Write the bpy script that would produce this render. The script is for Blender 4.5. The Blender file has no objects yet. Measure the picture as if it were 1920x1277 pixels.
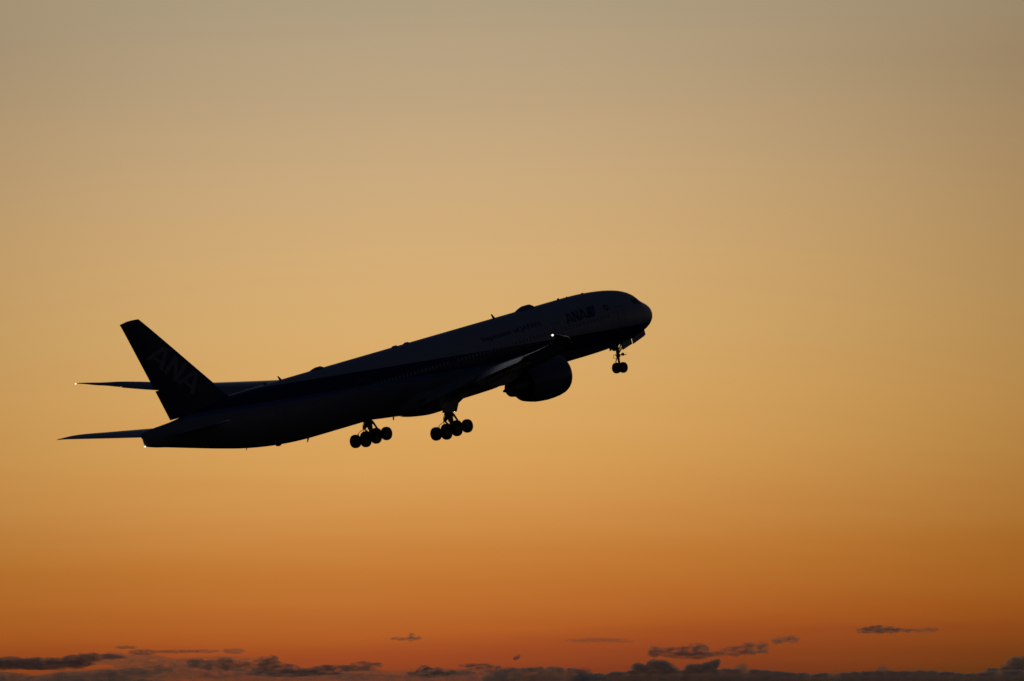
import bpy, bmesh, math, random
from mathutils import Vector, Matrix, noise

S = bpy.context.scene
COL = S.collection
rad = math.radians
PI = math.pi

# ------------------------------------------------------------------ camera
CAM_ELEV = 3.25
cam_data = bpy.data.cameras.new('camera')
cam = bpy.data.objects.new('camera', cam_data)
COL.objects.link(cam)
cam.location = (0, 0, 2.0)
cam.rotation_euler = (rad(90 + CAM_ELEV), 0, 0)
cam_data.sensor_width = 36.0
cam_data.sensor_fit = 'HORIZONTAL'
cam_data.lens = 36.0 * 17746.16 / 1920.0          # a long telephoto, about 333 mm
cam_data.clip_start = 1.0
cam_data.clip_end = 200000.0
S.camera = cam
CAM = Matrix.Translation(cam.location) @ cam.rotation_euler.to_matrix().to_4x4()

S.view_settings.view_transform = 'Standard'
S.view_settings.look = 'None'
S.view_settings.exposure = 0.0
S.view_settings.gamma = 1.0
S.cycles.transparent_max_bounces = 32
S.cycles.volume_bounces = 6
S.cycles.max_bounces = 8
S.cycles.use_denoising = True
S.cycles.volume_step_rate = 1.0

# ------------------------------------------------------------------ sky (world): dusk glow over the point where the sun went down
def lin(c):
    c = c / 255.0
    return c / 12.92 if c <= 0.04045 else ((c + 0.055) / 1.055) ** 2.4
def col(r, g, b, a=1.0):
    return (lin(r), lin(g), lin(b), a)

W = bpy.data.worlds.new('World')
S.world = W
W.use_nodes = True
nt = W.node_tree
nt.nodes.clear()
def N(t, kind, **kw):
    n = t.nodes.new(kind)
    for k, v in kw.items():
        setattr(n, k, v)
    return n
def M(t, op, a, b=None, c=None):
    n = t.nodes.new('ShaderNodeMath')
    n.operation = op
    for i, x in enumerate((a, b, c)):
        if x is None:
            continue
        if isinstance(x, (int, float)):
            n.inputs[i].default_value = x
        else:
            t.links.new(x, n.inputs[i])
    return n.outputs[0]
tc = N(nt, 'ShaderNodeTexCoord')
sep = N(nt, 'ShaderNodeSeparateXYZ')
nt.links.new(tc.outputs['Generated'], sep.inputs[0])
el = M(nt, 'MULTIPLY', M(nt, 'ARCSINE', sep.outputs['Z']), 180 / PI)
az = M(nt, 'MULTIPLY', M(nt, 'ARCTAN2', sep.outputs['X'], sep.outputs['Y']), 180 / PI)
EL0, EL1 = 0.0, 24.0
elr = N(nt, 'ShaderNodeMapRange')
elr.inputs['From Min'].default_value = EL0
elr.inputs['From Max'].default_value = EL1
# slow undulation of the reddish horizon layer
wn = N(nt, 'ShaderNodeTexNoise')
wn.inputs['Scale'].default_value = 1.0
wn.inputs['Detail'].default_value = 3.0
wmap = N(nt, 'ShaderNodeMapping')
wmap.inputs['Scale'].default_value = (22, 22, 300)
nt.links.new(tc.outputs['Generated'], wmap.inputs[0])
nt.links.new(wmap.outputs[0], wn.inputs[0])
el_t = M(nt, 'SUBTRACT', el, M(nt, 'MULTIPLY', M(nt, 'MAXIMUM', az, -1.0), 0.045))      # the red layer stands a little higher to the right
el_w = M(nt, 'ADD', el_t, M(nt, 'MULTIPLY', M(nt, 'SUBTRACT', wn.outputs[0], 0.5), 0.16))
nt.links.new(el_w, elr.inputs['Value'])
ramp = N(nt, 'ShaderNodeValToRGB')
nt.links.new(elr.outputs[0], ramp.inputs[0])
def el_of(v):                      # elevation (degrees) seen at a height in the photograph, for reading the sky off it
    return CAM_ELEV + math.degrees(math.atan((638.5 - v) / 17746.16))
SKY = [(1300, (100, 44, 30)), (1265, (131, 58, 32)), (1232, (152, 70, 34)), (1200, (166, 79, 36)), (1182, (177, 92, 37)),
       (1130, (187, 107, 44)), (1050, (197, 124, 54)), (960, (209, 145, 75)), (860, (216, 160, 88)), (760, (219, 168, 99)),
       (620, (217, 173, 110)), (460, (212, 173, 119)), (310, (202, 170, 126)), (160, (189, 164, 128)), (0, (176, 158, 129))]
cr = ramp.color_ramp
els = cr.elements
stops = [(0.0, (60, 38, 38))] + [((el_of(v) - EL0) / (EL1 - EL0), c) for v, c in SKY] + [(0.30, (148, 137, 118)), (0.42, (128, 124, 117)), (0.6, (104, 106, 107)), (0.8, (72, 79, 90)), (1.0, (34, 43, 60))]
els[0].position, els[0].color = stops[0][0], col(*stops[0][1])
els[1].position, els[1].color = stops[-1][0], col(*stops[-1][1])
for p, c in stops[1:-1]:
    e = els.new(p)
    e.color = col(*c)
# brightest over the sunset point, falling off to both sides
d_az = M(nt, 'SUBTRACT', az, -0.55)
# the glow is broader higher up
sig = M(nt, 'ADD', 4.8, M(nt, 'MULTIPLY', M(nt, 'MAXIMUM', M(nt, 'SUBTRACT', el, 5.0), 0.0), 2.0))
g = M(nt, 'MULTIPLY', M(nt, 'DIVIDE', M(nt, 'MULTIPLY', d_az, d_az), M(nt, 'MULTIPLY', sig, sig)), -1.0)
glow = M(nt, 'ADD', M(nt, 'MULTIPLY', M(nt, 'EXPONENT', g), 0.93), 0.07)
# the far sky: a physical sky with the sun at the horizon, very dim against the glow
skt = N(nt, 'ShaderNodeTexSky')
skt.sky_type = 'NISHITA'
skt.sun_disc = False
skt.sun_elevation = rad(0.6)
skt.sun_rotation = rad(-0.25)
dim = N(nt, 'ShaderNodeVectorMath', operation='SCALE')
nt.links.new(skt.outputs[0], dim.inputs[0])
dim.inputs['Scale'].default_value = 0.165
SKY_STRENGTH = 0.10
# deep blue dusk overhead and behind
up = N(nt, 'ShaderNodeMapRange')
up.interpolation_type = 'SMOOTHSTEP'
up.inputs['From Min'].default_value = 9.0
up.inputs['From Max'].default_value = 26.0
nt.links.new(el, up.inputs['Value'])
g_up = M(nt, 'MULTIPLY', glow, M(nt, 'SUBTRACT', 1.0, up.outputs[0]))
gl = N(nt, 'ShaderNodeVectorMath', operation='SCALE')
nt.links.new(ramp.outputs[0], gl.inputs[0])
nt.links.new(M(nt, 'DIVIDE', g_up, SKY_STRENGTH), gl.inputs['Scale'])
# towards the sides the glow reddens as it fades
red = N(nt, 'ShaderNodeCombineXYZ')
red.inputs[0].default_value = 1.0
nt.links.new(M(nt, 'POWER', glow, 0.05), red.inputs[1])
nt.links.new(M(nt, 'POWER', glow, 0.09), red.inputs[2])
glr = N(nt, 'ShaderNodeVectorMath', operation='MULTIPLY')
nt.links.new(gl.outputs[0], glr.inputs[0])
nt.links.new(red.outputs[0], glr.inputs[1])
away = N(nt, 'ShaderNodeVectorMath', operation='MULTIPLY')
nt.links.new(dim.outputs[0], away.inputs[0])
away.inputs[1].default_value = (0.48, 0.76, 1.6)
msk = N(nt, 'ShaderNodeVectorMath', operation='SCALE')
nt.links.new(away.outputs[0], msk.inputs[0])
nt.links.new(M(nt, 'SUBTRACT', 1.0, g_up), msk.inputs['Scale'])
addn = N(nt, 'ShaderNodeVectorMath', operation='ADD')
nt.links.new(glr.outputs[0], addn.inputs[0])
nt.links.new(msk.outputs[0], addn.inputs[1])
bg = N(nt, 'ShaderNodeBackground')
bg.inputs['Strength'].default_value = SKY_STRENGTH
nt.links.new(addn.outputs[0], bg.inputs[0])
wo = N(nt, 'ShaderNodeOutputWorld')
nt.links.new(bg.outputs[0], wo.inputs[0])

# ------------------------------------------------------------------ the sun, almost gone at the horizon beyond the clouds
sun_data = bpy.data.lights.new('sun', 'SUN')
sun_data.energy = 0.03
sun_data.angle = rad(0.5)
sun_data.color = (1.0, 0.5, 0.22)
sun = bpy.data.objects.new('sun', sun_data)
COL.objects.link(sun)
sun.rotation_euler = (rad(90 - 0.6), 0, rad(180 + 0.25))      # light travels from the glow towards the camera

# ------------------------------------------------------------------ materials
def principled(name, base, rough=0.4, metal=0.0, spec=0.5, coat=0.0):
    m = bpy.data.materials.new(name)
    m.use_nodes = True
    b = m.node_tree.nodes['Principled BSDF']
    b.inputs['Base Color'].default_value = (*base, 1)
    b.inputs['Roughness'].default_value = rough
    b.inputs['Metallic'].default_value = metal
    b.inputs['Specular IOR Level'].default_value = spec
    b.inputs['Coat Weight'].default_value = coat
    return m
def wear(m, scale=1.5, amount=0.25):
    """uneven paint: slow variation of the base colour and gloss"""
    t = m.node_tree
    b = t.nodes['Principled BSDF']
    base = b.inputs['Base Color'].default_value[:]
    tcn = N(t, 'ShaderNodeTexCoord')
    nz = N(t, 'ShaderNodeTexNoise')
    nz.inputs['Scale'].default_value = scale
    nz.inputs['Detail'].default_value = 5
    t.links.new(tcn.outputs['Object'], nz.inputs[0])
    mix = N(t, 'ShaderNodeMix', data_type='RGBA')
    t.links.new(nz.outputs[0], mix.inputs[0])
    mix.inputs[6].default_value = [c * (1 - amount) for c in base[:3]] + [1]
    mix.inputs[7].default_value = [min(1, c * (1 + amount)) for c in base[:3]] + [1]
    t.links.new(mix.outputs[2], b.inputs['Base Color'])
    return m
WHITE = (0.58, 0.60, 0.64)
BLUE = (0.016, 0.032, 0.11)
LIGHTBLUE = (0.06, 0.20, 0.48)
GREY = (0.36, 0.38, 0.40)
m_blue = wear(principled('deep_blue_paint', BLUE, 0.3), 0.8, 0.15)
m_white = wear(principled('white_paint', WHITE, 0.35), 0.8, 0.05)
m_letter = principled('blue_lettering', (0.10, 0.13, 0.21), 0.45, spec=0.25)
m_letter2 = principled('light_blue_lettering', (0.10, 0.19, 0.36), 0.45, spec=0.25)
m_finletter = wear(principled('pale_lettering', (.36, .38, .40), .5), 1.5, .2)
m_cowl = wear(principled('blue_grey_cowl_paint', (.15, .19, .25), .3), .8, .15)
m_wing = wear(principled('grey_wing_paint', (0.42, 0.43, 0.44), 0.17), 0.6, 0.12)
m_metal = wear(principled('bare_metal', (0.45, 0.45, 0.46), 0.32, 1.0), 3, 0.2)
m_hot = wear(principled('heat_stained_metal', (0.16, 0.14, 0.12), 0.45, 1.0), 4, 0.3)
m_gear = wear(principled('gear_grey_paint', (0.30, 0.31, 0.32), 0.5), 5, 0.2)
m_rubber = wear(principled('tyre_rubber', (0.015, 0.015, 0.016), 0.75, spec=0.3), 8, 0.3)
m_glass = principled('window_glass', (0.10, 0.11, 0.12), 0.12, spec=0.6)
m_pane = principled('cabin_pane', (0.36, 0.37, 0.39), 0.25)
m_dark = principled('dark_cavity', (0.01, 0.01, 0.01), 0.8, spec=0.1)
m_seam = principled('door_seam', (0.28, 0.29, 0.31), 0.6)
m_red = principled('red_lens', (0.25, 0.01, 0.01), 0.2)
m_dome = wear(principled('radome_paint', (0.30, 0.30, 0.31), 0.5), 3, 0.15)
def emission(name, c, s):
    m = bpy.data.materials.new(name)
    m.use_nodes = True
    t = m.node_tree
    t.nodes.clear()
    e = N(t, 'ShaderNodeEmission')
    e.inputs[0].default_value = (*c, 1)
    e.inputs[1].default_value = s
    o = N(t, 'ShaderNodeOutputMaterial')
    t.links.new(e.outputs[0], o.inputs[0])
    return m
m_lamp = emission('white_position_lamp', (1.0, 0.86, 0.68), 1.7)

def livery():
    """white upper body, deep blue band rising towards the tail, light blue edge, grey belly: set by place on the body (object coordinates)"""
    m = principled('fuselage_livery', WHITE, 0.36)
    t = m.node_tree
    b = t.nodes['Principled BSDF']
    tcn = N(t, 'ShaderNodeTexCoord')
    s = N(t, 'ShaderNodeSeparateXYZ')
    t.links.new(tcn.outputs['Object'], s.inputs[0])
    # boundary heights; object space has its origin at body station -36
    X = M(t, 'ADD', s.outputs['X'], -36.0)
    top = M(t, 'ADD', M(t, 'MULTIPLY', X, -0.0815), -1.62)
    rel = M(t, 'SUBTRACT', s.outputs['Z'], top)           # >0 above band
    def step(v, at, w=0.012):
        n = N(t, 'ShaderNodeMapRange')
        n.inputs['From Min'].default_value = at - w
        n.inputs['From Max'].default_value = at + w
        t.links.new(v, n.inputs['Value'])
        return n.outputs[0]
    nz = N(t, 'ShaderNodeTexNoise')
    nz.inputs['Scale'].default_value = 0.5
    nz.inputs['Detail'].default_value = 6
    t.links.new(tcn.outputs['Object'], nz.inputs[0])
    def mix(f, a, bb):
        n = N(t, 'ShaderNodeMix', data_type='RGBA')
        t.links.new(f, n.inputs[0])
        for i, x in ((6, a), (7, bb)):
            if isinstance(x, tuple):
                n.inputs[i].default_value = (*x, 1)
            else:
                t.links.new(x, n.inputs[i])
        return n.outputs[2]
    belly = mix(nz.outputs[0], tuple(c * 0.75 for c in GREY), GREY)
    a = mix(step(rel, -1.75), belly, LIGHTBLUE)
    a = mix(step(rel, -1.40), a, BLUE)
    wht = mix(nz.outputs[0], tuple(c * 0.94 for c in WHITE), WHITE)
    a = mix(step(rel, 0.0), a, wht)
    t.links.new(a, b.inputs['Base Color'])
    return m
m_body = livery()

# ------------------------------------------------------------------ object helpers
def link(name, bm, mats, parent=None, smooth=True, origin=(0, 0, 0)):
    me = bpy.data.meshes.new(name)
    bmesh.ops.recalc_face_normals(bm, faces=bm.faces[:])
    bm.to_mesh(me)
    bm.free()
    for m in (mats if isinstance(mats, (list, tuple)) else [mats]):
        me.materials.append(m)
    if smooth:
        for p in me.polygons:
            p.use_smooth = True
        try:
            me.set_sharp_from_angle(angle=rad(38))
        except Exception:
            pass
    o = bpy.data.objects.new(name, me)
    COL.objects.link(o)
    o.location = origin
    if parent:
        o.parent = parent
    return o
def tag(o, label=None, cat=None, group=None, kind=None):
    for k, v in (('label', label), ('category', cat), ('group', group), ('kind', kind)):
        if v:
            o[k] = v
    return o

CX = -36.0           # the body station that is the airliner's origin; every part is built in body metres (x forward from the nose)
def B(x, y, z):
    return Vector((x - CX, y, z))
def loft(bm, rings, close=True, cap0=True, cap1=True, mat=0):
    vs = [[bm.verts.new(p) for p in r] for r in rings]
    n = len(vs[0])
    for a, b in zip(vs, vs[1:]):
        for i in range(n if close else n - 1):
            j = (i + 1) % n
            try:
                f = bm.faces.new((a[i], a[j], b[j], b[i]))
                f.material_index = mat
            except ValueError:
                pass
    for c, r in ((cap0, vs[0]), (cap1, vs[-1])):
        if c:
            try:
                f = bm.faces.new(r)
                f.material_index = mat
            except ValueError:
                pass
    return vs
def tube(bm, pts, r, n=10, mat=0):
    rs = r if isinstance(r, (list, tuple)) else [r] * len(pts)
    rings = []
    prev = None
    for i, p in enumerate(pts):
        p = Vector(p)
        d = (Vector(pts[min(i + 1, len(pts) - 1)]) - Vector(pts[max(i - 1, 0)])).normalized()
        if prev is None:
            a = d.cross(Vector((0.31, 0.87, 0.38))).normalized()
        else:
            a = (prev - d * prev.dot(d)).normalized()
        prev = a
        b = d.cross(a)
        rings.append([p + (a * math.cos(t) + b * math.sin(t)) * rs[i] for t in [2 * PI * k / n for k in range(n)]])
    loft(bm, rings, mat=mat)
def box(bm, c, s, rot=None, bev=0.0):
    r = bmesh.ops.create_cube(bm, size=1.0)
    v = r['verts']
    mt = Matrix.Translation(Vector(c)) @ (rot.to_4x4() if rot else Matrix.Identity(4)) @ Matrix.Diagonal((*s, 1))
    bmesh.ops.transform(bm, matrix=mt, verts=v)
    if bev:
        es = list({e for x in v for e in x.link_edges})
        bmesh.ops.bevel(bm, geom=es, offset=bev, segments=2, affect='EDGES', profile=0.5)
def plate(bm, pts, thick):
    """closed slab from a polygon of 3-D points and a thickness vector"""
    t = Vector(thick) * 0.5
    a = [bm.verts.new(Vector(p) + t) for p in pts]
    b = [bm.verts.new(Vector(p) - t) for p in pts]
    bm.faces.new(a)
    bm.faces.new(b[::-1])
    for i in range(len(pts)):
        j = (i + 1) % len(pts)
        bm.faces.new((a[i], b[i], b[j], a[j]))
def pchip(xs, ys):
    n = len(xs)
    h = [xs[i + 1] - xs[i] for i in range(n - 1)]
    d = [(ys[i + 1] - ys[i]) / h[i] for i in range(n - 1)]
    m = [0.0] * n
    m[0], m[-1] = d[0], d[-1]
    for i in range(1, n - 1):
        if d[i - 1] * d[i] > 0:
            w1, w2 = 2 * h[i] + h[i - 1], h[i] + 2 * h[i - 1]
            m[i] = (w1 + w2) / (w1 / d[i - 1] + w2 / d[i])
    def f(x):
        x = min(max(x, xs[0]), xs[-1])
        i = 0
        while i < n - 2 and x > xs[i + 1]:
            i += 1
        t = (x - xs[i]) / h[i]
        return ((1 + 2 * t) * (1 - t) ** 2 * ys[i] + t * (1 - t) ** 2 * h[i] * m[i]
                + t * t * (3 - 2 * t) * ys[i + 1] + t * t * (t - 1) * h[i] * m[i + 1])
    return f

# ------------------------------------------------------------------ the airliner
airliner = bpy.data.objects.new('airliner', None)
COL.objects.link(airliner)
tag(airliner, 'twin-engine jet airliner climbing with landing gear down, dark against the orange sunset sky', 'airliner')
R = Matrix(((0.6630160682511962, -0.7251473458381381, -0.1859328375102926),
            (0.1935733980261172, -0.0738555870732065, 0.978301943080302),
            (-0.7231452363234839, -0.6846215590251127, 0.09140179484384713)))
T = Vector((-10.150027747235624, -3.4459248510070313, -924.0422779683508))
airliner.matrix_world = CAM @ (Matrix.Translation(T) @ R.to_4x4())

# fuselage profile: distance aft of the nose tip -> crown, keel, half width, height of the widest line
_nose = lambda d: math.sqrt(d)
_tp = pchip([_nose(d) for d in (0, .05, .2, .5, 1.0, 1.6, 2.2, 3.2, 4.5, 6.5, 8.5, 10.5, 12)], [-.85, -.56, -.26, .10, .44, .76, 1.13, 1.90, 2.38, 2.76, 2.97, 3.08, 3.1])
_bt = pchip([_nose(d) for d in (0, .05, .2, .6, 1.2, 2.0, 3.0, 4.5, 6.5, 9.0, 11.0, 12)], [-.85, -1.12, -1.40, -1.75, -2.06, -2.32, -2.56, -2.81, -2.98, -3.08, -3.1, -3.1])
_hw = pchip([_nose(d) for d in (0, .05, .2, .6, 1.2, 2.0, 3.0, 4.5, 6.5, 8.5, 10.5, 12)], [0, .23, .44, .79, 1.16, 1.52, 1.88, 2.30, 2.71, 2.95, 3.07, 3.1])
_zc = pchip([_nose(d) for d in (0, 1, 3, 6, 9, 12)], [-.85, -.72, -.42, -.14, -.02, 0])
_tp2 = pchip([50, 57, 60.6, 64, 69, 72.7, 72.95], [3.1, 3.08, 3.02, 2.76, 2.14, 1.93, 1.86])
_bt2 = pchip([50, 51.5, 53.5, 56, 59.6, 63, 67, 70, 72.8, 72.95], [-3.1, -3.09, -3.02, -2.83, -2.36, -1.70, -.82, -.14, .50, .58])
_hw2 = pchip([50, 52, 55, 59, 63, 67, 70, 72.5, 72.95], [3.1, 3.08, 2.95, 2.58, 2.02, 1.32, .74, .28, .20])
_zc2 = pchip([50, 54, 59, 64, 69, 72.95], [0, .06, .32, .68, 1.06, 1.27])
def sec(x):
    d = max(0.0, -x)
    if d < 12:
        q = math.sqrt(d)
        return _tp(q), _bt(q), _hw(q), _zc(q)
    if d < 50:
        return 3.1, -3.1, 3.1, 0.0
    return _tp2(d), _bt2(d), _hw2(d), _zc2(d)
def skin(x, th, off=0.0):
    """point of the fuselage skin: th in degrees from starboard horizontal, up positive"""
    tp, bt, hw, zc = sec(x)
    c, s = math.cos(rad(th)), math.sin(rad(th))
    h = (tp - zc) if s > 0 else (zc - bt)
    p = Vector((0, -hw * c, zc + h * s))
    nrm = Vector((0, -c / max(hw, .05), s / max(h, .05))).normalized()
    return B(x, 0, 0) + p + nrm * off
bm = bmesh.new()
ds = [0.004, .015, .04, .08, .14, .22, .32, .45, .6, .8, 1.0, 1.25, 1.5, 1.8, 2.1, 2.4, 2.75, 3.1, 3.5, 4, 4.5, 5, 5.6, 6.3, 7, 8, 9, 10, 11, 12]
ds += [12 + 2 * i for i in range(1, 19)] + [49, 50] + [50 + .8 * i for i in range(1, 29)] + [72.7, 72.85, 72.95]
ds = sorted(set(ds))
loft(bm, [[skin(-d, 360 * k / 96) for k in range(96)] for d in ds])
fus = link('fuselage', bm, m_body, airliner)

def patch(bm, x0, x1, t0, t1, off, nx=6, nt_=6, rnd=0.0):
    """a thin curved panel standing just proud of the skin"""
    rows = []
    for i in range(nx + 1):
        x = x0 + (x1 - x0) * i / nx
        rows.append([bm.verts.new(skin(x, t0 + (t1 - t0) * j / nt_, off)) for j in range(nt_ + 1)])
    for i in range(nx):
        for j in range(nt_):
            if rnd and i in (0, nx - 1) and j in (0, nt_ - 1):
                continue
            bm.faces.new((rows[i][j], rows[i][j + 1], rows[i + 1][j + 1], rows[i + 1][j]))
    bmesh.ops.delete(bm, geom=[v for v in bm.verts if not v.link_faces], context='VERTS')
# cabin doors along the starboard side: a dark seam outline around each
DOORS = [-7.3, -17.0, -32.6, -45.6, -57.0]
for dx in DOORS:
    bm = bmesh.new()
    for a0, a1, b0, b1 in ((dx - .56, dx - .50, -16, 24), (dx + .50, dx + .56, -16, 24), (dx - .56, dx + .56, 24, 25.2), (dx - .56, dx + .56, -17.2, -16)):
        patch(bm, a0, a1, b0, b1, 0.010, 2 if abs(a1 - a0) < .1 else 6, 14 if b1 - b0 > 5 else 1)
    link('cabin_door', bm, m_seam, fus)
# cabin windows, one row
wx = -9.4
while wx > -61.0:
    if all(abs(wx - d) > .75 for d in DOORS):
        z0 = 0.50 - sec(wx)[3]
        th = math.degrees(math.asin(z0 / sec(wx)[0] if z0 > 0 else 0)) + (0 if wx > -50 else 2)
        bm = bmesh.new()
        patch(bm, wx - .135, wx + .135, th - 3.6, th + 3.6, 0.012, 4, 5, rnd=1)
        link('cabin_window', bm, m_pane, fus)
    wx -= 0.533
# flight deck windows, three panes a side
for sgn in (1, -1):
    for x0, x1, t0, t1 in ((-2.05, -2.95, 46, 82), (-2.75, -3.55, 28, 46), (-3.65, -4.45, 25, 40)):
        bm = bmesh.new()
        patch(bm, x0, x1, *(t0, t1) if sgn > 0 else (180 - t0, 180 - t1), 0.012, 5, 6, rnd=1)
        link('cockpit_window', bm, m_glass, fus)

# ---- lettering wrapped on the skin
def stroke(bm, a, b, w, lift, mp, n=10):
    """one broad pen stroke from a to b (2-D), cut flat at both ends along the line of writing"""
    rows = []
    for i in range(n + 1):
        t = i / n
        u, v = a[0] + (b[0] - a[0]) * t, a[1] + (b[1] - a[1]) * t
        if abs(b[1] - a[1]) > 1e-3:
            rows.append([bm.verts.new(mp(u - w / 2, v, lift)), bm.verts.new(mp(u + w / 2, v, lift))])
        else:
            rows.append([bm.verts.new(mp(u, v - w / 2, lift)), bm.verts.new(mp(u, v + w / 2, lift))])
    for p, q in zip(rows, rows[1:]):
        bm.faces.new((p[0], p[1], q[1], q[0]))
def letters_ana(bm, mp, lift0):
    """unit high, 3.0 wide, leaning forward"""
    k = 0
    for a, b, w in (((.12, 0), (.72, 1), .20), ((.78, 1), (.98, 0), .24), ((.36, .26), (.92, .26), .16),
                    ((1.24, 0), (1.44, 1), .22), ((1.46, 1), (1.86, 0), .24), ((1.88, 0), (2.08, 1), .22),
                    ((2.10, 0), (2.70, 1), .20), ((2.76, 1), (2.96, 0), .24), ((2.34, .26), (2.90, .26), .16)):
        stroke(bm, a, b, w, lift0 + 0.002 * k, mp)
        k += 1
def on_body(x0, th0, sx, sv, lean=0.0):
    def mp(u, v, lift):
        return skin(x0 + u * sx + v * lean, th0 + math.degrees(v * sv / 3.1), 0.012 + lift)
    return mp
bm = bmesh.new()
letters_ana(bm, on_body(-15.45, 16.5, 1.02, 1.14), 0.0)
link('lettering', bm, m_letter, fus)
bm = bmesh.new()                                   # slanted two-tone flag block beside the letters
mpf = on_body(-12.35, 16.5, 1.0, 1.14, 0.55)
for i in range(8):
    v0, v1 = i / 8, (i + 1) / 8
    f = bm.faces.new([bm.verts.new(mpf(u, v, 0.0)) for u, v in ((0, v0), (.62, v0), (.62, v1), (0, v1))])
    f = bm.faces.new([bm.verts.new(mpf(u, v, 0.0)) for u, v in ((.66, v0), (1.16, v0), (1.16, v1), (.66, v1))])
    f.material_index = 1
link('flag_emblem', bm, [m_letter, m_letter2], fus)
bm = bmesh.new()                                   # round alliance emblem: a ring of five wedges
for k in range(5):
    a0 = 2 * PI * k / 5 + .2
    pts = [(0.09 * math.cos(a0 + .6), 0.09 * math.sin(a0 + .6))] + [(.36 * math.cos(a0 + 1.1 * j / 4), .36 * math.sin(a0 + 1.1 * j / 4)) for j in range(5)]
    bm.faces.new([bm.verts.new(skin(-9.15 + u, 27 + math.degrees(v / 3.05), .012)) for u, v in pts])
link('round_emblem', bm, m_letter, fus)
def text_mesh(body, bold=0.0, shear=0.0):
    c = bpy.data.curves.new('text', 'FONT')
    c.body = body
    c.offset = bold
    c.shear = shear
    c.resolution_u = 3
    o = bpy.data.objects.new('text', c)
    COL.objects.link(o)
    me = bpy.data.meshes.new_from_object(o.evaluated_get(bpy.context.evaluated_depsgraph_get()))
    bpy.data.objects.remove(o)
    bpy.data.curves.remove(c)
    b = bmesh.new()
    b.from_mesh(me)
    bpy.data.meshes.remove(me)
    return b
bm = text_mesh('Inspiration of JAPAN', 0.012)
for i in range(-2, 9):
    bmesh.ops.bisect_plane(bm, geom=bm.verts[:] + bm.edges[:] + bm.faces[:], plane_co=(0, i * .1, 0), plane_no=(0, 1, 0))
x_lo, x_hi = min(v.co.x for v in bm.verts), max(v.co.x for v in bm.verts)
spans = sorted((min(v.co.x for v in f.verts), max(v.co.x for v in f.verts)) for f in bm.faces)
gaps, end = [], spans[0][1]
for a, b in spans[1:]:
    if a > end:
        gaps.append((a - end, (a + end) / 2))
    end = max(end, b)
cuts = [x_lo - 1] + sorted(g[1] for g in sorted(gaps)[-2:]) + [x_hi + 1]
mpt = on_body(-27.5, 28.6, 1, 1)
for a, b in zip(cuts, cuts[1:]):
    w = bm.copy()
    bmesh.ops.delete(w, geom=[v for v in w.verts if not a < v.co.x < b], context='VERTS')
    for v in w.verts:
        v.co = mpt((v.co.x - x_lo) / (x_hi - x_lo) * 8.6, v.co.y * 0.78, 0)
    link('lettering', w, m_letter, fus)
bm.free()

# ---- things standing on the crown and hanging from the keel
def bump(name, x0, x1, w, h, mat=m_dome, steep=0.5):
    bm = bmesh.new()
    rings = []
    n = 15
    for i in range(n):
        t = i / (n - 1)
        s = max(0.02, min(1, (t / steep)) ** .6 * min(1, ((1 - t) / .22)) ** .5)
        x = x0 + (x1 - x0) * t
        z = sec(x)[0]
        rings.append([B(x, w * s ** .5 * math.cos(a), z - .12 + (h + .12) * s * math.sin(a)) for a in [PI * k / 12 for k in range(13)]])
    loft(bm, rings, close=True)
    return link(name, bm, mat, fus)
bump('antenna_dome', -19.3, -16.7, .62, .37, steep=.45)
bump('antenna_dome', -49.5, -47.3, .40, .22, steep=.5)
bump('antenna_bump', -37.7, -36.7, .3, .13)
bump('antenna_bump', -36.0, -35.0, .3, .13)
bump('antenna_bump', -9.6, -9.1, .2, .06)
def blade(x, sgn, h, c, sweep, z=None, y=0.0):
    bm = bmesh.new()
    z0 = (sec(x)[0] if sgn > 0 else sec(x)[1]) if z is None else z
    rings = []
    for t in (0, .5, 1):
        cc = c * (1 - .55 * t)
        xx = x - sweep * t
        rings.append([B(xx + dx * cc, y + dy * cc, z0 - .03 * sgn + sgn * h * t) for dx, dy in ((.5, 0), (.2, .09), (-.3, .07), (-.5, 0), (-.3, -.07), (.2, -.09))])
    loft(bm, rings)
    return link('blade_antenna', bm, m_dome, fus)
blade(-22.5, 1, .48, .42, .28)
blade(-53.4, 1, .44, .40, .30)
blade(-55.6, 1, .22, .5, .1)
blade(-11.6, 1, .10, .3, .05)
blade(-51.2, -1, .40, .30, .22)
blade(-59.7, -1, .22, .16, .08)
blade(-39.0, -1, .72, .34, .16)
bm = bmesh.new()
bmesh.ops.create_uvsphere(bm, u_segments=16, v_segments=10, radius=.12)
bmesh.ops.translate(bm, verts=bm.verts, vec=B(-12.9, 0, 3.13))
link('beacon_light', bm, m_red, fus)
bm = bmesh.new()
plate(bm, [B(-54.9, 0, -2.85), B(-55.7, 0, -2.75), B(-55.55, 0, -3.0), B(-55.35, 0, -3.04)], (0, .3, 0))
link('tail_skid', bm, m_gear, fus, smooth=False)
bm = bmesh.new()                                    # auxiliary power unit exhaust in the tail cone's port side
tube(bm, [B(-71.6, .34, 1.45), B(-72.6, .42, 1.45)], [.34, .30], 16)
link('exhaust_pipe', bm, m_hot, fus)
def lamp_ball(name, parent, p, r):
    bm = bmesh.new()
    bmesh.ops.create_uvsphere(bm, u_segments=14, v_segments=8, radius=r)
    bmesh.ops.scale(bm, verts=bm.verts, vec=(1.35, 1, 1))
    bmesh.ops.translate(bm, verts=bm.verts, vec=p)
    return link(name, bm, m_lamp, parent)
lamp_ball('position_light', fus, B(-73.02, 0, .56), .07)

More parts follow.
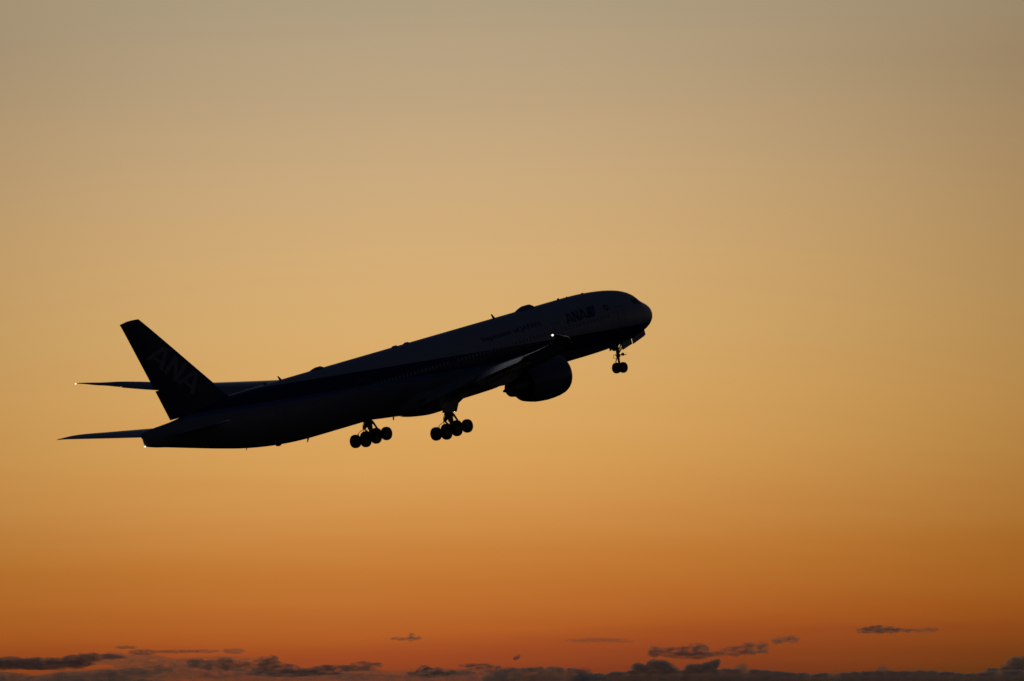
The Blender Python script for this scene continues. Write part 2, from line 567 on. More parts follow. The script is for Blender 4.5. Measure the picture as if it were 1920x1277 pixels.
# wing-to-body fairing under the centre section
bm = bmesh.new()
fz = pchip([22.0, 24, 25.2, 26.2, 28.6, 31.4, 32.3, 32.9, 35.2, 36.2, 36.8, 37.4, 38.4, 39.8, 42, 43.5], [-2.9, -3.08, -3.22, -3.46, -3.5, -3.54, -3.92, -4.06, -4.13, -4.04, -3.78, -3.60, -3.54, -3.40, -3.16, -2.95])
fw = pchip([22, 24, 26, 30, 35.3, 36.2, 37.4, 38.4, 39.8, 42, 43.5], [1.6, 2.7, 3.3, 3.5, 3.4, 3.15, 2.8, 2.6, 2.0, 1.2, .6])
rings = []
for i in range(64):
    d = 22.0 + 21.5 * i / 63
    ring = []
    for k in range(33):
        a = PI + PI * k / 32
        c, s = math.cos(a), math.sin(a)
        e = 0.62
        ring.append(B(-d, -fw(d) * math.copysign(abs(c) ** e, c), -1.6 + (fz(d) + 1.6) * abs(s) ** e))
    rings.append(ring)
loft(bm, rings, close=True)
link('belly_fairing', bm, wear(principled('belly_paint', GREY, .36), .7, .2), airliner)

# ---- lifting surfaces
def foil(n=14, tc_=.11, camber=.015):
    """upper from trailing to leading edge, then lower back: list of (chord fraction, height)"""
    up_, lo_ = [], []
    for i in range(n + 1):
        x = (1 - math.cos(PI * i / n)) / 2
        yt = 5 * tc_ * (.2969 * math.sqrt(x) - .126 * x - .3516 * x * x + .2843 * x ** 3 - .1036 * x ** 4)
        yc = 4 * camber * x * (1 - x) * (.6 + .8 * x)
        up_.append((x, yc + yt))
        lo_.append((x, yc - yt))
    return up_, lo_
def foil_at(x, tc_, camber):
    x = max(0.0, min(1.0, x))
    yt = 5 * tc_ * (.2969 * math.sqrt(x) - .126 * x - .3516 * x * x + .2843 * x ** 3 - .1036 * x ** 4)
    yc = 4 * camber * x * (1 - x) * (.6 + .8 * x)
    if camber:                                   # drooped nose
        yc -= 1.3 * max(0.0, .2 - x) ** 2
    return yc + yt, yc - yt
WY = [0, 3.1, 9.9, 13.5, 19.3, 24.3, 29.3, 30.4, 31.3, 32.0, 32.4]
w_le = pchip(WY, [-22.6, -24.9, -29.75, -32.3, -36.35, -39.85, -43.4, -44.85, -46.45, -47.85, -48.75])
w_te = pchip(WY, [-38.2, -38.4, -38.9, -40.3, -42.55, -44.5, -46.45, -47.05, -47.75, -48.55, -49.1])
w_z = pchip(WY, [-2.3, -1.92, -.70, -.03, .95, 1.84, 3.03, 3.4, 3.7, 4.02, 4.2])
w_tc = pchip(WY, [.135, .13, .11, .10, .095, .092, .09, .085, .08, .08, .08])
w_tw = pchip(WY, [2.3, 1.9, .1, -1.3, -3.5, -3.6, -2.4, -1.2, 0, 0, 0])
def wpt(y, xf, h, sgn, drop=0.0):
    """point of a wing: span station, chord fraction, height over the chord line in chords"""
    le, te = w_le(y), w_te(y)
    c = le - te
    tw = rad(w_tw(y))
    dx, dz = (xf - .4) * c, h * c
    x = le - .4 * c - dx * math.cos(tw) - dz * math.sin(tw) * 0
    z = w_z(y) + dz - dx * math.sin(tw)
    return B(x, -sgn * y, z + drop)
def wing_piece(bm, y0, y1, f0, f1, sgn, ny=8, n=12, ang=0.0, shift=(0, 0), grow=1.0):
    """a closed slice of the wing's section between chord fractions f0 and f1; ang turns it nose-up about its front, shift in chords"""
    rings = []
    for i in range(ny + 1):
        y = y0 + (y1 - y0) * i / ny
        tc_, cam_ = w_tc(y), .018
        xs = [f1 + (f0 - f1) * (1 - math.cos(PI * k / n)) / 2 for k in range(n + 1)]
        f0h = sum(foil_at(f0, tc_, cam_)) / 2
        pts = [(x, foil_at(x, tc_, cam_)[0]) for x in xs] + [(x, foil_at(x, tc_, cam_)[1]) for x in xs[::-1]]
        if f1 < .999:
            pts = pts
        ring = []
        for x, h in pts:
            u, v = (x - f0) * grow, (h - f0h)
            ca, sa = math.cos(rad(ang)), math.sin(rad(ang))
            u, v = u * ca + v * sa, -u * sa + v * ca
            ring.append(wpt(y, f0 + u + shift[0], f0h + v + shift[1], sgn))
        rings.append(ring)
    loft(bm, rings)
def make_wing(sgn):
    """sgn +1 starboard, -1 port"""
    bm = bmesh.new()
    # fixed box: full section from the root to the tip, its trailing part cut back where the flaps are
    wing_piece(bm, 0.0, 3.3, 0.0, .999, sgn, 4, 16)
    wing_piece(bm, 3.3, 29.2, 0.0, .77, sgn, 40, 16)
    wing_piece(bm, 29.2, 32.4, 0.0, .999, sgn, 16, 16)
    w = link('wing', bm, m_wing, airliner)
    def part(name, *a, mats=m_wing, **k):
        b = bmesh.new()
        wing_piece(b, *a, **k)
        return link(name, b, mats, w)
    part('flap', 3.35, 9.4, .74, .999, sgn, 6, 10, ang=9, shift=(.03, -.006))
    part('flaperon', 9.5, 11.6, .77, .999, sgn, 3, 10, ang=7, shift=(.004, -.003))
    part('flap', 11.7, 22.3, .74, .999, sgn, 10, 10, ang=15, shift=(.03, -.012))
    part('aileron', 22.5, 29.12, .772, .999, sgn, 6, 10, ang=4)
    for a, b in ((4.6, 8.6), (11.0, 14.4), (14.5, 17.9), (18.0, 21.4), (21.5, 24.9), (25.0, 28.4)):
        part('slat', a, b, .0, .105, sgn, 5, 10, ang=-15, shift=(-.045, -.030), mats=m_metal)
    # flap track fairings: canoe pods under the trailing edge
    for y, ln, rr in ((7.4, 4.6, .36), (13.6, 4.4, .34), (17.2, 4.0, .30), (20.9, 3.6, .27)):
        b = bmesh.new()
        c = w_le(y) - w_te(y)
        rings = []
        for i in range(13):
            t = i / 12
            s = math.sqrt(max(.0009, 1 - (2 * t - 1) ** 2)) if t < .5 else max(.03, 1 - ((t - .5) * 2) ** 1.8)
            p = wpt(y, .55 + (.55 * t) * (ln / c) * 1.55, 0, sgn)
            z = p.z - (.05 * c + .30) - (max(0, t - .45) * .85)
            rings.append([Vector((p.x, p.y + rr * s * .8 * math.cos(q), z + rr * 1.25 * s * math.sin(q))) for q in [2 * PI * j / 14 for j in range(14)]])
        loft(b, rings)
        link('flap_fairing', b, m_wing, w)
    tipp = wpt(32.4, .9, 0, sgn)
    lamp_ball('position_light', w, tipp + Vector((-.12, -.0 * sgn, 0)), .095 if sgn > 0 else .065)
    return w
wing_r = make_wing(1)
wing_l = make_wing(-1)

# ---- tail fin
FZ = [1.7, 3.0, 4.64, 7.66, 10.2, 12.1, 12.45]
f_le = pchip(FZ, [-57.0, -60.7, -62.45, -65.6, -68.25, -70.27, -70.66])
f_te = pchip(FZ, [-68.83, -69.35, -70.0, -71.25, -72.3, -73.1, -73.25])
def fin_piece(bm, z0, z1, f0, f1, nz=10, n=12, cut0=None):
    rings = []
    for i in range(nz + 1):
        z = z0 + (z1 - z0) * i / nz
        le, te = f_le(z), f_te(z)
        c = le - te
        xs = [f1 + (f0 - f1) * (1 - math.cos(PI * k / n)) / 2 for k in range(n + 1)]
        tcc = .085
        pts = [(x, foil_at(x, tcc, 0)[0]) for x in xs] + [(x, foil_at(x, tcc, 0)[1]) for x in xs[::-1]]
        rings.append([B(le - x * c, h * c, z + (max(0, z - 11.9) / .55) * (.30 * x * (1 - x) - .04 * x)) for x, h in pts])
    loft(bm, rings)
bm = bmesh.new()
fin_piece(bm, 1.7, 12.45, 0, .70, 26, 14)
fin = link('tail_fin', bm, m_blue, airliner)
bm = bmesh.new()
fin_piece(bm, 5.52, 12.43, .703, .999, 12, 8)
fin_piece(bm, 2.30, 5.523, .703, .90, 8, 8)
rud = link('rudder', bm, m_blue, fin)
bm = bmesh.new()
fin_piece(bm, 2.30, 5.36, .903, .999, 8, 8)
link('rudder_tab', bm, m_blue, fin)
def on_fin(u, v, lift):
    x, z = -70.78 + .738 * u + .675 * v, 8.67 - .675 * u + .738 * v
    le, te = f_le(z), f_te(z)
    c = le - te
    h = foil_at((le - x) / c, .085, 0)[0] * c
    return B(x, -h - .015 - lift, z)
for who in (1, -1):
    bm = bmesh.new()
    letters_ana(bm, lambda u, v, l: on_fin(u * 2.24, v * 2.24, l), 0.0)
    if who < 0:
        for v in bm.verts:
            v.co.y = -v.co.y
    link('lettering', bm, m_finletter, fin)

# ---- horizontal stabilizers
SY = [0.2, 1.0, 4.0, 8.0, 9.9, 10.4, 10.77]
s_le = pchip(SY, [-63.0, -63.7, -66.2, -69.5, -71.05, -71.75, -73.45])
s_te = pchip(SY, [-70.2, -70.45, -71.5, -72.87, -73.52, -73.75, -74.02])
def stab_piece(bm, y0, y1, f0, f1, sgn, ny=8, n=12):
    rings = []
    for i in range(ny + 1):
        y = y0 + (y1 - y0) * i / ny
        le, te = s_le(y), s_te(y)
        c = le - te
        xs = [f1 + (f0 - f1) * (1 - math.cos(PI * k / n)) / 2 for k in range(n + 1)]
        tcc = .085
        pts = [(x, foil_at(x, tcc, 0)[0]) for x in xs] + [(x, foil_at(x, tcc, 0)[1]) for x in xs[::-1]]
        rings.append([B(le - x * c, -sgn * y, 0.9 + .115 * y + h * c - (1 - x) * c * .045 * (1 - .07 * y)) for x, h in pts])
    loft(bm, rings)
for sgn in (1, -1):
    bm = bmesh.new()
    stab_piece(bm, .2, 10.77, 0, .70, sgn, 30, 14)
    st = link('horizontal_stabilizer', bm, m_wing, airliner)
    bm = bmesh.new()
    stab_piece(bm, 1.2, 10.70, .703, .999, sgn, 16, 8)
    link('elevator', bm, m_wing, st)

# ---- engines
def lathe(bm, prof, c, axis_tilt=0.0, n=48, mat=0, cap0=False, cap1=False):
    """profile of (distance aft, radius) about an axis through c"""
    rings = []
    for d, r in prof:
        rings.append([Vector(c) + Vector((-d, r * math.cos(a), r * math.sin(a) + d * axis_tilt)) for a in [2 * PI * k / n for k in range(n)]])
    return loft(bm, rings, cap0=cap0, cap1=cap1, mat=mat)
def make_engine(sgn):
    ec = B(-25.25, -sgn * 9.75, -2.62)
    tilt = -0.02
    bm = bmesh.new()
    outer = [(1.25, 1.60), (.7, 1.60), (.3, 1.66), (.08, 1.74), (0, 1.82), (.08, 1.90), (.35, 2.01), (.9, 2.10), (1.7, 2.14), (2.5, 2.13), (3.3, 2.06), (4.0, 1.96), (4.7, 1.80), (5.3, 1.62), (5.32, 1.56), (4.8, 1.62), (4.0, 1.66)]
    lathe(bm, outer, ec, tilt)
    en = link('engine', bm, m_cowl, airliner)
    bm = bmesh.new()
    lathe(bm, [(1.25, 1.6), (1.27, .5), (1.0, .42), (.6, .2), (.45, .02)], ec, tilt, cap1=True)
    for k in range(22):                     # fan blades
        a = 2 * PI * k / 22
        d, e = Vector((0, math.cos(a), math.sin(a))), Vector((0, -math.sin(a), math.cos(a)))
        p = Vector(ec)
        plate(bm, [p + d * .5 + Vector((-1.05, 0, 0)) - e * .05, p + d * 1.55 + Vector((-1.1, 0, 0)) - e * .17, p + d * 1.55 + Vector((-1.2, 0, 0)) + e * .17, p + d * .5 + Vector((-1.2, 0, 0)) + e * .08], (.015, 0, 0))
    link('fan', bm, m_hot, en)
    bm = bmesh.new()
    lathe(bm, [(4.0, 1.66), (4.02, 1.20), (5.2, 1.14), (6.2, .98), (7.1, .78), (7.11, .72), (6.4, .74)], ec, tilt)
    link('exhaust_nozzle', bm, m_hot, en)
    bm = bmesh.new()
    lathe(bm, [(6.4, .74), (6.42, .5), (7.1, .42), (7.7, .25), (8.15, .08), (8.2, .01)], ec, tilt, cap1=True)
    link('exhaust_cone', bm, m_hot, en)
    bm = bmesh.new()                        # pylon from the cowl's back up to the wing
    y = -sgn * 9.75
    rings = []
    for x, zl, zh, hw in ((-26.2, -.62, -.42, .10), (-27.5, -.7, -.28, .26), (-28.6, -.9, -.15, .32), (-30.2, -1.35, -.2, .34), (-32.2, -2.1, -.5, .32), (-33.4, -2.2, -.7, .30), (-34.8, -2.12, -.8, .25), (-35.6, -1.75, -.9, .18), (-37.0, -1.3, -1.0, .08)):
        rings.append([B(x, y + hw, zl), B(x, y + hw, zh), B(x, y - hw, zh), B(x, y - hw, zl)])
    loft(bm, rings)
    link('pylon', bm, m_white, en)
    return en
make_engine(1)
make_engine(-1)

# ---- landing gear
def wheel_mesh(r, w):
    bm = bmesh.new()
    prof = [(-.30, .0), (-.30, .16), (-.26, .36), (-.38, .44), (-.40, .50), (-.47, .60), (-.50, .74), (-.47, .88), (-.38, .96), (-.22, .995), (0, 1.0)]
    prof = prof + [(-a, b) for a, b in prof[-2::-1]]
    rings = [[Vector((r * max(b, .012) * math.cos(t), a * w, r * max(b, .012) * math.sin(t))) for t in [2 * PI * k / 40 for k in range(40)]] for a, b in prof]
    vs = loft(bm, rings)
    for f in bm.faces:
        c = f.calc_center_median()
        rr = math.hypot(c.x, c.z) / r
        f.material_index = 1 if rr < .47 else 0
    me = bpy.data.meshes.new('wheel')
    bmesh.ops.recalc_face_normals(bm, faces=bm.faces[:])
    bm.to_mesh(me)
    bm.free()
    for p in me.polygons:
        p.use_smooth = True
    me.materials.append(m_rubber)
    me.materials.append(m_gear)
    return me
nose_wheel, main_wheel = wheel_mesh(.545, .43), wheel_mesh(.665, .52)
def wheel(me, parent, p):
    o = bpy.data.objects.new('wheel', me)
    COL.objects.link(o)
    o.location = p
    o.parent = parent
    return o
# nose gear
bm = bmesh.new()
tube(bm, [B(-5.72, 0, -2.4), B(-5.80, 0, -4.0)], .17)
tube(bm, [B(-5.80, 0, -3.95), B(-5.82, 0, -4.15)], .22)
tube(bm, [B(-5.80, 0, -4.0), B(-5.89, 0, -5.22)], .115)
tube(bm, [B(-5.89, -.42, -5.22), B(-5.89, .42, -5.22)], .10)
tube(bm, [B(-5.78, .12, -3.75), B(-4.5, .2, -2.7)], .075)
tube(bm, [B(-5.78, -.12, -3.75), B(-4.5, -.2, -2.7)], .075)
tube(bm, [B(-5.95, 0, -4.1), B(-6.33, 0, -4.55), B(-6.02, 0, -5.0)], [.07, .05, .07])
tube(bm, [B(-5.95, .0, -3.75), B(-6.35, .1, -3.85), B(-6.45, .1, -4.1), B(-6.1, 0, -4.3)], .025, 6)
box(bm, B(-6.05, 0, -3.1), (.4, .5, .7), bev=.05)
ng = link('nose_gear', bm, m_gear, airliner)
for y in (.45, -.45):
    wheel(nose_wheel, ng, B(-5.89, y, -5.22))
bm = bmesh.new()                              # taxi lamps on the front of the strut
tube(bm, [B(-5.75, .42, -3.95), B(-5.75, -.42, -3.95)], .045, 8)
for y in (.3, -.3):
    tube(bm, [B(-5.62, y, -3.95), B(-5.50, y, -3.95), B(-5.36, y, -3.96)], [.08, .15, .16], 12)
tube(bm, [B(-5.6, -.55, -4.02), B(-5.6, -.95, -3.98)], .035, 6)
link('taxi_light', bm, m_metal, ng)
for sgn in (1, -1):                           # open bay doors hanging at both sides
    bm = bmesh.new()
    y = -.80 * sgn
    plate(bm, [B(-2.22, y, -1.92), B(-2.22, y * 1.1, -2.60), B(-2.5, y * 1.1, -2.74), B(-4.27, y * 1.1, -3.18), B(-4.22, y, -2.62), B(-2.45, y, -2.08)], (0, .05, 0))
    link('gear_door', bm, m_white, ng, smooth=False)
    bm = bmesh.new()
    plate(bm, [B(-4.38, y, -2.5), B(-4.40, y * 1.1, -3.13), B(-5.95, y * 1.1, -3.46), B(-5.93, y, -2.7)], (0, .05, 0))
    link('gear_door', bm, m_white, ng, smooth=False)
# main gears
def make_main_gear(sgn):
    y = -sgn * 5.485
    bm = bmesh.new()
    tube(bm, [B(-36.75, y, -1.6), B(-36.97, y, -4.75)], [.30, .26], 14)
    tube(bm, [B(-36.88, y, -4.1), B(-37.06, y, -5.55)], .17, 12)
    tube(bm, [B(-36.87, y, -4.05), B(-36.89, y, -4.3)], .33, 14)
    tube(bm, [B(-38.75, y, -5.62), B(-37.06, y, -5.52), B(-35.4, y, -5.52)], [.16, .24, .16], 12)
    for ax, az_ in ((-38.58, -5.60), (-37.10, -5.56), (-35.56, -5.52)):
        tube(bm, [B(ax, y - .62, az_), B(ax, y + .62, az_)], .11, 10)
    g = link('main_gear', bm, m_gear, airliner)
    for ax, az_ in ((-38.60, -5.60), (-37.10, -5.56), (-35.58, -5.52)):
        for dy in (-.70, .70):
            wheel(main_wheel, g, B(ax, y + dy, az_))
    bm = bmesh.new()                          # folding drag brace, running forward and down to the beam
    tube(bm, [B(-36.85, y, -3.6), B(-36.42, y, -4.18), B(-35.92, y, -5.0)], [.08, .115, .085], 10)
    tube(bm, [B(-36.6, y, -3.0), B(-34.9, y, -2.2)], .12, 10)
    tube(bm, [B(-36.8, y + sgn * .1, -3.6), B(-36.9, y + sgn * 2.2, -2.5)], .13, 10)
    link('brace', bm, m_gear, g)
    bm = bmesh.new()                          # torque links behind the leg
    tube(bm, [B(-37.2, y, -3.7), B(-37.45, y, -4.35), B(-37.75, y, -4.62), B(-37.35, y, -5.0)], [.15, .17, .10, .10], 8)
    tube(bm, [B(-37.35, y, -3.5), B(-37.55, y, -4.1), B(-37.9, y, -4.5), B(-37.8, y, -4.62)], [.1, .12, .09, .06], 8)
    link('torque_link', bm, m_gear, g)
    bm = bmesh.new()                          # brake hoses looping back to the rear axle
    tube(bm, [B(-37.55, y, -3.7), B(-37.9, y, -4.2), B(-38.0, y, -4.6), B(-38.5, y, -4.72), B(-39.0, y, -5.0), B(-39.1, y, -5.25)], .035, 6)
    tube(bm, [B(-37.95, y, -4.55), B(-38.0, y, -4.85), B(-37.8, y, -5.2)], .035, 6)
    tube(bm, [B(-38.75, y, -4.85), B(-38.7, y, -5.05), B(-38.85, y, -5.2)], .03, 6)
    link('hose', bm, m_rubber, g)
    bm = bmesh.new()                          # the leg's door, a broad plate on its outer side
    yo = y - sgn * .92
    plate(bm, [B(-35.75, yo + sgn * .25, -1.9), B(-36.12, yo, -2.65), B(-36.90, yo, -3.85), B(-37.45, yo, -3.76), B(-38.84, yo, -3.60), B(-38.78, yo, -3.26), B(-39.0, yo, -2.95), B(-38.7, yo + sgn * .25, -1.9)], (0, .07, 0))
    tube(bm, [B(-37, yo, -3.0), B(-36.9, y, -3.1)], .08, 8)
    link('gear_door', bm, m_wing, g, smooth=False)
    return g
make_main_gear(1)
make_main_gear(-1)

# ------------------------------------------------------------------ clouds low over the horizon, tens of kilometres away
def cloud_material(name, k, tint=(.97, .95, .94), nscale=.02, solid=0.0):
    """k: extinction per metre; the Surface lets everything through but for a trace, the body is in the Volume"""
    m = bpy.data.materials.new(name)
    m.use_nodes = True
    t = m.node_tree
    t.nodes.clear()
    v = N(t, 'ShaderNodeVolumePrincipled')
    v.inputs['Color'].default_value = (*tint, 1)
    v.inputs['Anisotropy'].default_value = 0.72
    tcn = N(t, 'ShaderNodeTexCoord')
    mp = N(t, 'ShaderNodeMapping')
    mp.inputs['Scale'].default_value = (nscale * .55, nscale * .55, nscale * 1.7)
    nz = N(t, 'ShaderNodeTexNoise')
    nz.inputs['Scale'].default_value = 1.0
    nz.inputs['Detail'].default_value = 5
    nz.inputs['Roughness'].default_value = .6
    t.links.new(tcn.outputs['Object'], mp.inputs[0])
    t.links.new(mp.outputs[0], nz.inputs[0])
    mr = N(t, 'ShaderNodeMapRange')
    mr.inputs['From Min'].default_value = .40
    mr.inputs['From Max'].default_value = .70
    mr.inputs['To Min'].default_value = solid * k
    mr.inputs['To Max'].default_value = (2.2 - 1.1 * solid) * k
    t.links.new(nz.outputs[0], mr.inputs['Value'])
    t.links.new(mr.outputs[0], v.inputs['Density'])
    tr = N(t, 'ShaderNodeBsdfTransparent')
    df = N(t, 'ShaderNodeBsdfDiffuse')
    df.inputs[0].default_value = (*tint, 1)
    mx = N(t, 'ShaderNodeMixShader')
    mx.inputs[0].default_value = 0.004
    t.links.new(tr.outputs[0], mx.inputs[1])
    t.links.new(df.outputs[0], mx.inputs[2])
    o = N(t, 'ShaderNodeOutputMaterial')
    t.links.new(mx.outputs[0], o.inputs['Surface'])
    t.links.new(v.outputs[0], o.inputs['Volume'])
    return m
F = 17746.16
rng = random.Random(5)
def cloud(name, label, dist, blobs, tau=3.0, depth=1.0, lumps=5, cat='cloud', group=None, tint=(.97, .95, .94), seed=1, swell=(1.35, 1.65), solid=0.0, deep=None):
    """blobs: (bearing, height, half width, half height) in ten-thousandths-like units of the sky as the photograph shows it"""
    rn = random.Random(seed)
    e = rad(CAM_ELEV)
    def pos(u, v):
        d = Vector(((u - 960) / F, (638.5 - v) / F, -1))
        d = cam.rotation_euler.to_matrix() @ d
        return Vector(cam.location) + d * (dist / d.y)
    m_px = dist / F
    us = [b[0] for b in blobs]
    vs = [b[1] for b in blobs]
    o0 = pos((min(us) + max(us)) / 2, max(vs))
    bm = bmesh.new()
    hs = []
    for u, v, a, b in blobs:
        a, b = a * swell[0], b * swell[1]
        c = pos(u, v) - o0
        dy = (deep or max(b * 2.5, min(a * .8, b * 6))) * m_px * depth
        sub = [(0, 0, 0, 1.0)]
        for _ in range(lumps):
            t = rn.uniform(0, 2 * PI)
            q = rn.uniform(.45, .95)
            sub.append((math.cos(t) * q, rn.uniform(-.5, .5), math.sin(t) * q, rn.uniform(.22, .5)))
        for _ in range(3 if lumps > 2 else 0):            # flat shreds along the edges
            r = bmesh.ops.create_icosphere(bm, subdivisions=3, radius=1.0)
            sa, sb = a * rn.uniform(.3, .7), max(.9, b * rn.uniform(.12, .22))
            mt = Matrix.Translation(c + Vector((rn.uniform(-.9, .9) * a * m_px, rn.uniform(-.5, .5) * dy, rn.uniform(-.8, .7) * b * m_px))) @ Matrix.Diagonal((sa * m_px, dy * .6, sb * m_px, 1))
            bmesh.ops.transform(bm, matrix=mt, verts=r['verts'])
        for sx, sy, sz, sc in sub:
            r = bmesh.ops.create_icosphere(bm, subdivisions=3, radius=1.0)
            ax = a * m_px * sc if sc == 1.0 else max(a * sc * .7, b * sc) * m_px
            mt = Matrix.Translation(c + Vector((sx * a * m_px, sy * dy, sz * b * m_px))) @ Matrix.Diagonal((ax, dy * sc, b * m_px * sc, 1))
            bmesh.ops.transform(bm, matrix=mt, verts=r['verts'])
        hs.append(b)
    bmean = min(8.0, sum(hs) / len(hs))
    for v in bm.verts:                              # ragged billows
        p = v.co / (m_px * bmean)
        n = noise.noise_vector(p * .55 + Vector((seed * 7.1, 0, 0))) * .55 + noise.noise_vector(p * 1.7) * .22
        v.co += Vector((n.x * 2.4, n.y, n.z)) * m_px * bmean * .72
    me = bpy.data.meshes.new(name)
    bm.to_mesh(me)
    bm.free()
    o = bpy.data.objects.new(name, me)
    COL.objects.link(o)
    md = o.modifiers.new('remesh', 'REMESH')
    md.mode = 'VOXEL'
    md.voxel_size = max(m_px * 1.1, bmean * m_px / 7)
    ev = o.evaluated_get(bpy.context.evaluated_depsgraph_get())
    me2 = bpy.data.meshes.new_from_object(ev)
    o.modifiers.clear()
    o.data = me2
    bpy.data.meshes.remove(me)
    for p in me2.polygons:
        p.use_smooth = True
    o.location = o0
    dmean = deep * m_px if deep else sum(max(b * 2.5, min(a * .8, b * 6)) for u, v, a, b in blobs) / len(blobs) * m_px * depth
    me2.materials.append(cloud_material(name + '_vapour', tau / (2 * dmean), tint, 1.0 / (m_px * bmean * 1.3), solid))
    tag(o, label, cat, group)
    return o

G = 'dark clouds low over the horizon'
def bank(prof, bottom, step, rn):
    out = []
    us = [p[0] for p in prof]
    f = pchip(us, [p[1] for p in prof])
    u = us[0]
    while u < us[-1]:
        top = f(u)
        hb = (bottom - top) / 2
        out.append((u, top + hb, step * 1.5, hb))
        out.append((u + rn.uniform(-.4, .4) * step, top + 5, step * rn.uniform(.5, .8), 5))
        u += step
    return out
rb = random.Random(3)
cloud('cloud_bank', 'long dark cloud bank along the bottom right edge with humped towers near its left end', 34000,
      bank([(1095, 1262), (1150, 1261), (1185, 1257), (1300, 1255), (1360, 1253), (1430, 1256), (1520, 1262), (1640, 1258), (1740, 1257), (1800, 1262), (1870, 1258), (1960, 1252)], 1330, 24, rb)
      + [(1196, 1252, 13, 10), (1208, 1256, 20, 10), (1230, 1247, 20, 11), (1242, 1250, 22, 13), (1258, 1257, 14, 8), (1298, 1253, 15, 9), (1310, 1250, 8, 6), (1326, 1252, 16, 11), (1340, 1246, 10, 10), (1346, 1241, 5, 6)],
      tau=4.2, lumps=1, group=G, seed=2, swell=(1, 1), solid=.85, deep=40)
cloud('cloud_bank', 'soft grey cloud bank at the bottom edge just left of the humped towers', 32000,
      bank([(925, 1260), (960, 1252), (1000, 1251), (1025, 1249), (1060, 1251), (1085, 1253), (1105, 1262), (1125, 1266)], 1320, 18, rb), tau=3.2, lumps=1, group=G, seed=4, swell=(1, 1), solid=.5, deep=40)
cloud('cumulus_cloud', 'rounded dark cumulus cloud rising at the right edge above the bank', 36000,
      [(1890, 1258, 16, 12), (1908, 1250, 20, 18), (1930, 1248, 26, 22), (1952, 1250, 24, 20), (1860, 1258, 14, 6)], tau=3.8, group=G, seed=6, swell=(1, 1), solid=.7, deep=40)
cloud('cloud_bank', 'thick dark cloud bank in the bottom left corner with a flat ragged top', 30000,
      [(-30, 1244, 50, 13), (20, 1244, 40, 12), (60, 1245, 40, 11), (100, 1244, 36, 11), (140, 1241, 34, 12), (158, 1235, 24, 9), (178, 1231, 14, 7), (150, 1230, 8, 5), (205, 1231, 26, 5), (66, 1236, 10, 4), (122, 1235, 8, 4)],
      tau=2.5, lumps=3, group=G, seed=8, swell=(1.1, 1.1), solid=.5)
cloud('cloud_bank', 'thin broken cloud layer under the corner bank at the bottom left edge', 33000,
      [(-10, 1272, 60, 8), (60, 1276, 50, 6), (130, 1272, 50, 8), (200, 1268, 50, 8), (250, 1262, 40, 6), (295, 1256, 22, 5), (150, 1282, 140, 8)], tau=1.5, lumps=3, group=G, seed=10, solid=.1)
cloud('cloud', 'ragged dark cloud with a long trailing streak left of the bottom centre', 31000,
      [(366, 1243, 13, 6), (392, 1247, 18, 6), (422, 1245, 15, 8), (448, 1249, 22, 6), (500, 1249, 24, 9), (508, 1241, 11, 8), (530, 1254, 30, 6), (580, 1260, 50, 5), (640, 1253, 50, 4), (690, 1247, 22, 4), (540, 1262, 60, 5)],
      tau=1.6, lumps=3, group=G, seed=12, solid=.1)
cloud('cloud', 'wide dark cloud patch floating just above the humped towers', 30000,
      [(1226, 1222, 10, 7), (1255, 1223, 24, 6), (1285, 1224, 26, 7), (1312, 1220, 14, 9), (1310, 1229, 22, 5)], tau=1.35, group=G, seed=14)
cloud('cloud', 'thin feathery cloud right of the patch above the humped towers', 30500,
      [(1352, 1226, 18, 3), (1385, 1220, 22, 6), (1405, 1216, 18, 7), (1428, 1214, 12, 7)], tau=1.0, group=G, seed=16)
cloud('cloud', 'small faint cloud wisp between the feathery cloud and the flat high cloud', 31000,
      [(1460, 1200, 12, 5), (1484, 1198, 11, 5)], tau=.8, group=G, seed=18)
cloud('cloud', 'small flat dark cloud, highest of those on the right side', 29000,
      [(1626, 1182, 13, 3.5), (1646, 1180, 18, 5), (1672, 1181, 15, 4), (1694, 1182, 12, 2.4)], tau=1.5, group=G, seed=20)
cloud('cloud', 'faint thin cloud trailing right of the small flat high cloud', 29500,
      [(1722, 1182, 14, 2.4), (1744, 1181, 13, 3.4)], tau=.7, group=G, seed=22)
cloud('cloud', 'tiny peaked cloud alone above the bottom centre clouds', 29000,
      [(771, 1195, 5, 4.5), (776, 1197, 13, 2.6), (752, 1198, 18, 1.8)], tau=.8, lumps=2, group=G, seed=24)
cloud('cloud', 'long thin streak of cloud ending in a darker knot on the left', 31000,
      [(268, 1223, 22, 3.6), (235, 1214, 18, 2), (320, 1222, 40, 2), (370, 1221, 40, 2), (438, 1221, 17, 3.4)], tau=.8, lumps=2, group=G, seed=26)
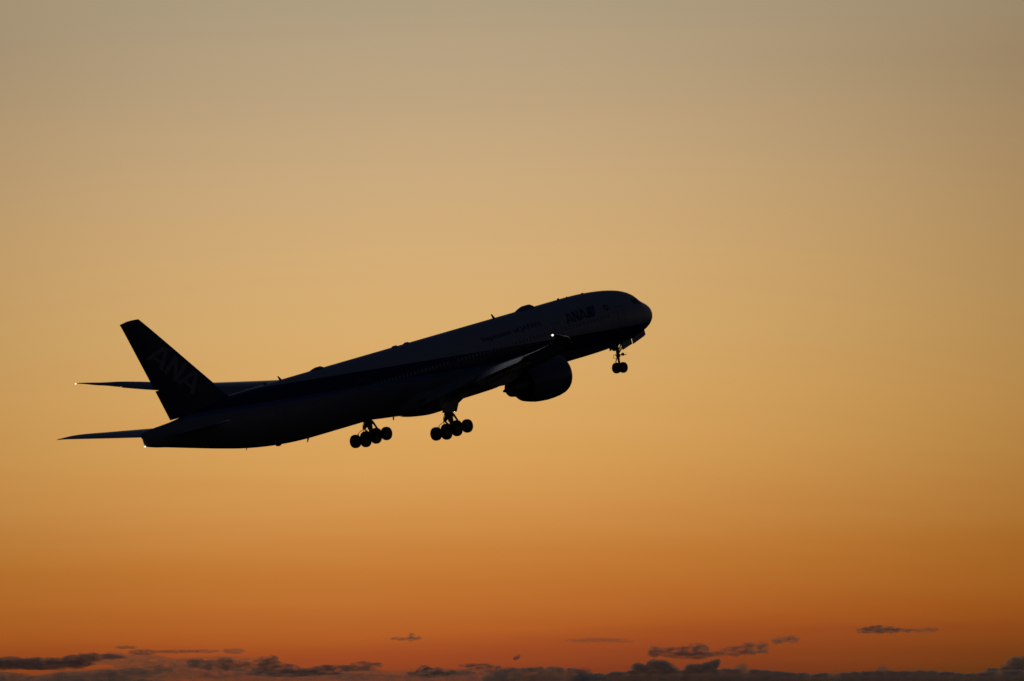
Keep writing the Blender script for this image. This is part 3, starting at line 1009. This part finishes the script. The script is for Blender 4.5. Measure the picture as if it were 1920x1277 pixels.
cloud('cloud', 'dark flat oval cloud near the bottom centre', 31500,
      [(810, 1261, 26, 6), (785, 1265, 16, 4), (838, 1261, 16, 4)], tau=1.9, group=G, seed=28)
cloud('cloud', 'scattered thin cloud between the oval cloud and the soft grey bank', 32500,
      [(862, 1262, 20, 3), (884, 1248, 20, 2.5), (905, 1250, 18, 4), (925, 1255, 14, 5), (950, 1257, 14, 4)], tau=1.2, group=G, seed=30)
cloud('cloud', 'tiny slanted cloud scrap above the soft grey bank', 29000, [(967, 1234, 5, 2.6), (971, 1231, 4, 2.6)], tau=1.2, lumps=2, group=G, seed=32)
cloud('cloud', 'faint reddish streak of cloud right of centre above the soft grey bank', 30000, [(1090, 1201, 26, 2.4), (1125, 1200, 40, 3), (1160, 1202, 26, 2)], tau=.4, lumps=2, group=G, seed=34)

cloud('cloud', 'faint brown veil of cloud spreading right from the bottom left corner bank', 34500,
      [(250, 1238, 60, 8), (330, 1248, 80, 9), (300, 1262, 110, 9), (430, 1264, 110, 9), (560, 1270, 120, 7), (200, 1272, 120, 8), (420, 1236, 60, 4)], tau=.9, group=G, seed=36, swell=(1.3, 1.6))
cloud('cloud', 'faint brown veil of cloud along the bottom edge right of the long streaked cloud', 35000,
      [(700, 1268, 70, 7), (780, 1270, 90, 8), (870, 1268, 80, 9), (930, 1264, 40, 8)], tau=.8, group=G, seed=38, swell=(1.3, 1.6))

# ------------------------------------------------------------------ the ground, out to the horizon and below the frame
bm = bmesh.new()
n = 96
c = bm.verts.new((0, 0, 0))
prev = None
for r in (60, 300, 1500, 8000, 40000, 90000):
    ring = [bm.verts.new((r * math.cos(2 * PI * k / n), r * math.sin(2 * PI * k / n), 0)) for k in range(n)]
    for k in range(n):
        j = (k + 1) % n
        if prev is None:
            bm.faces.new((c, ring[k], ring[j]))
        else:
            bm.faces.new((prev[k], ring[k], ring[j], prev[j]))
    prev = ring
m_ground = wear(principled('dark_grassland', (.03, .035, .025), .9, spec=.1), .02, .3)
ground = link('ground', bm, m_ground, None, smooth=False)
tag(ground, kind='structure')
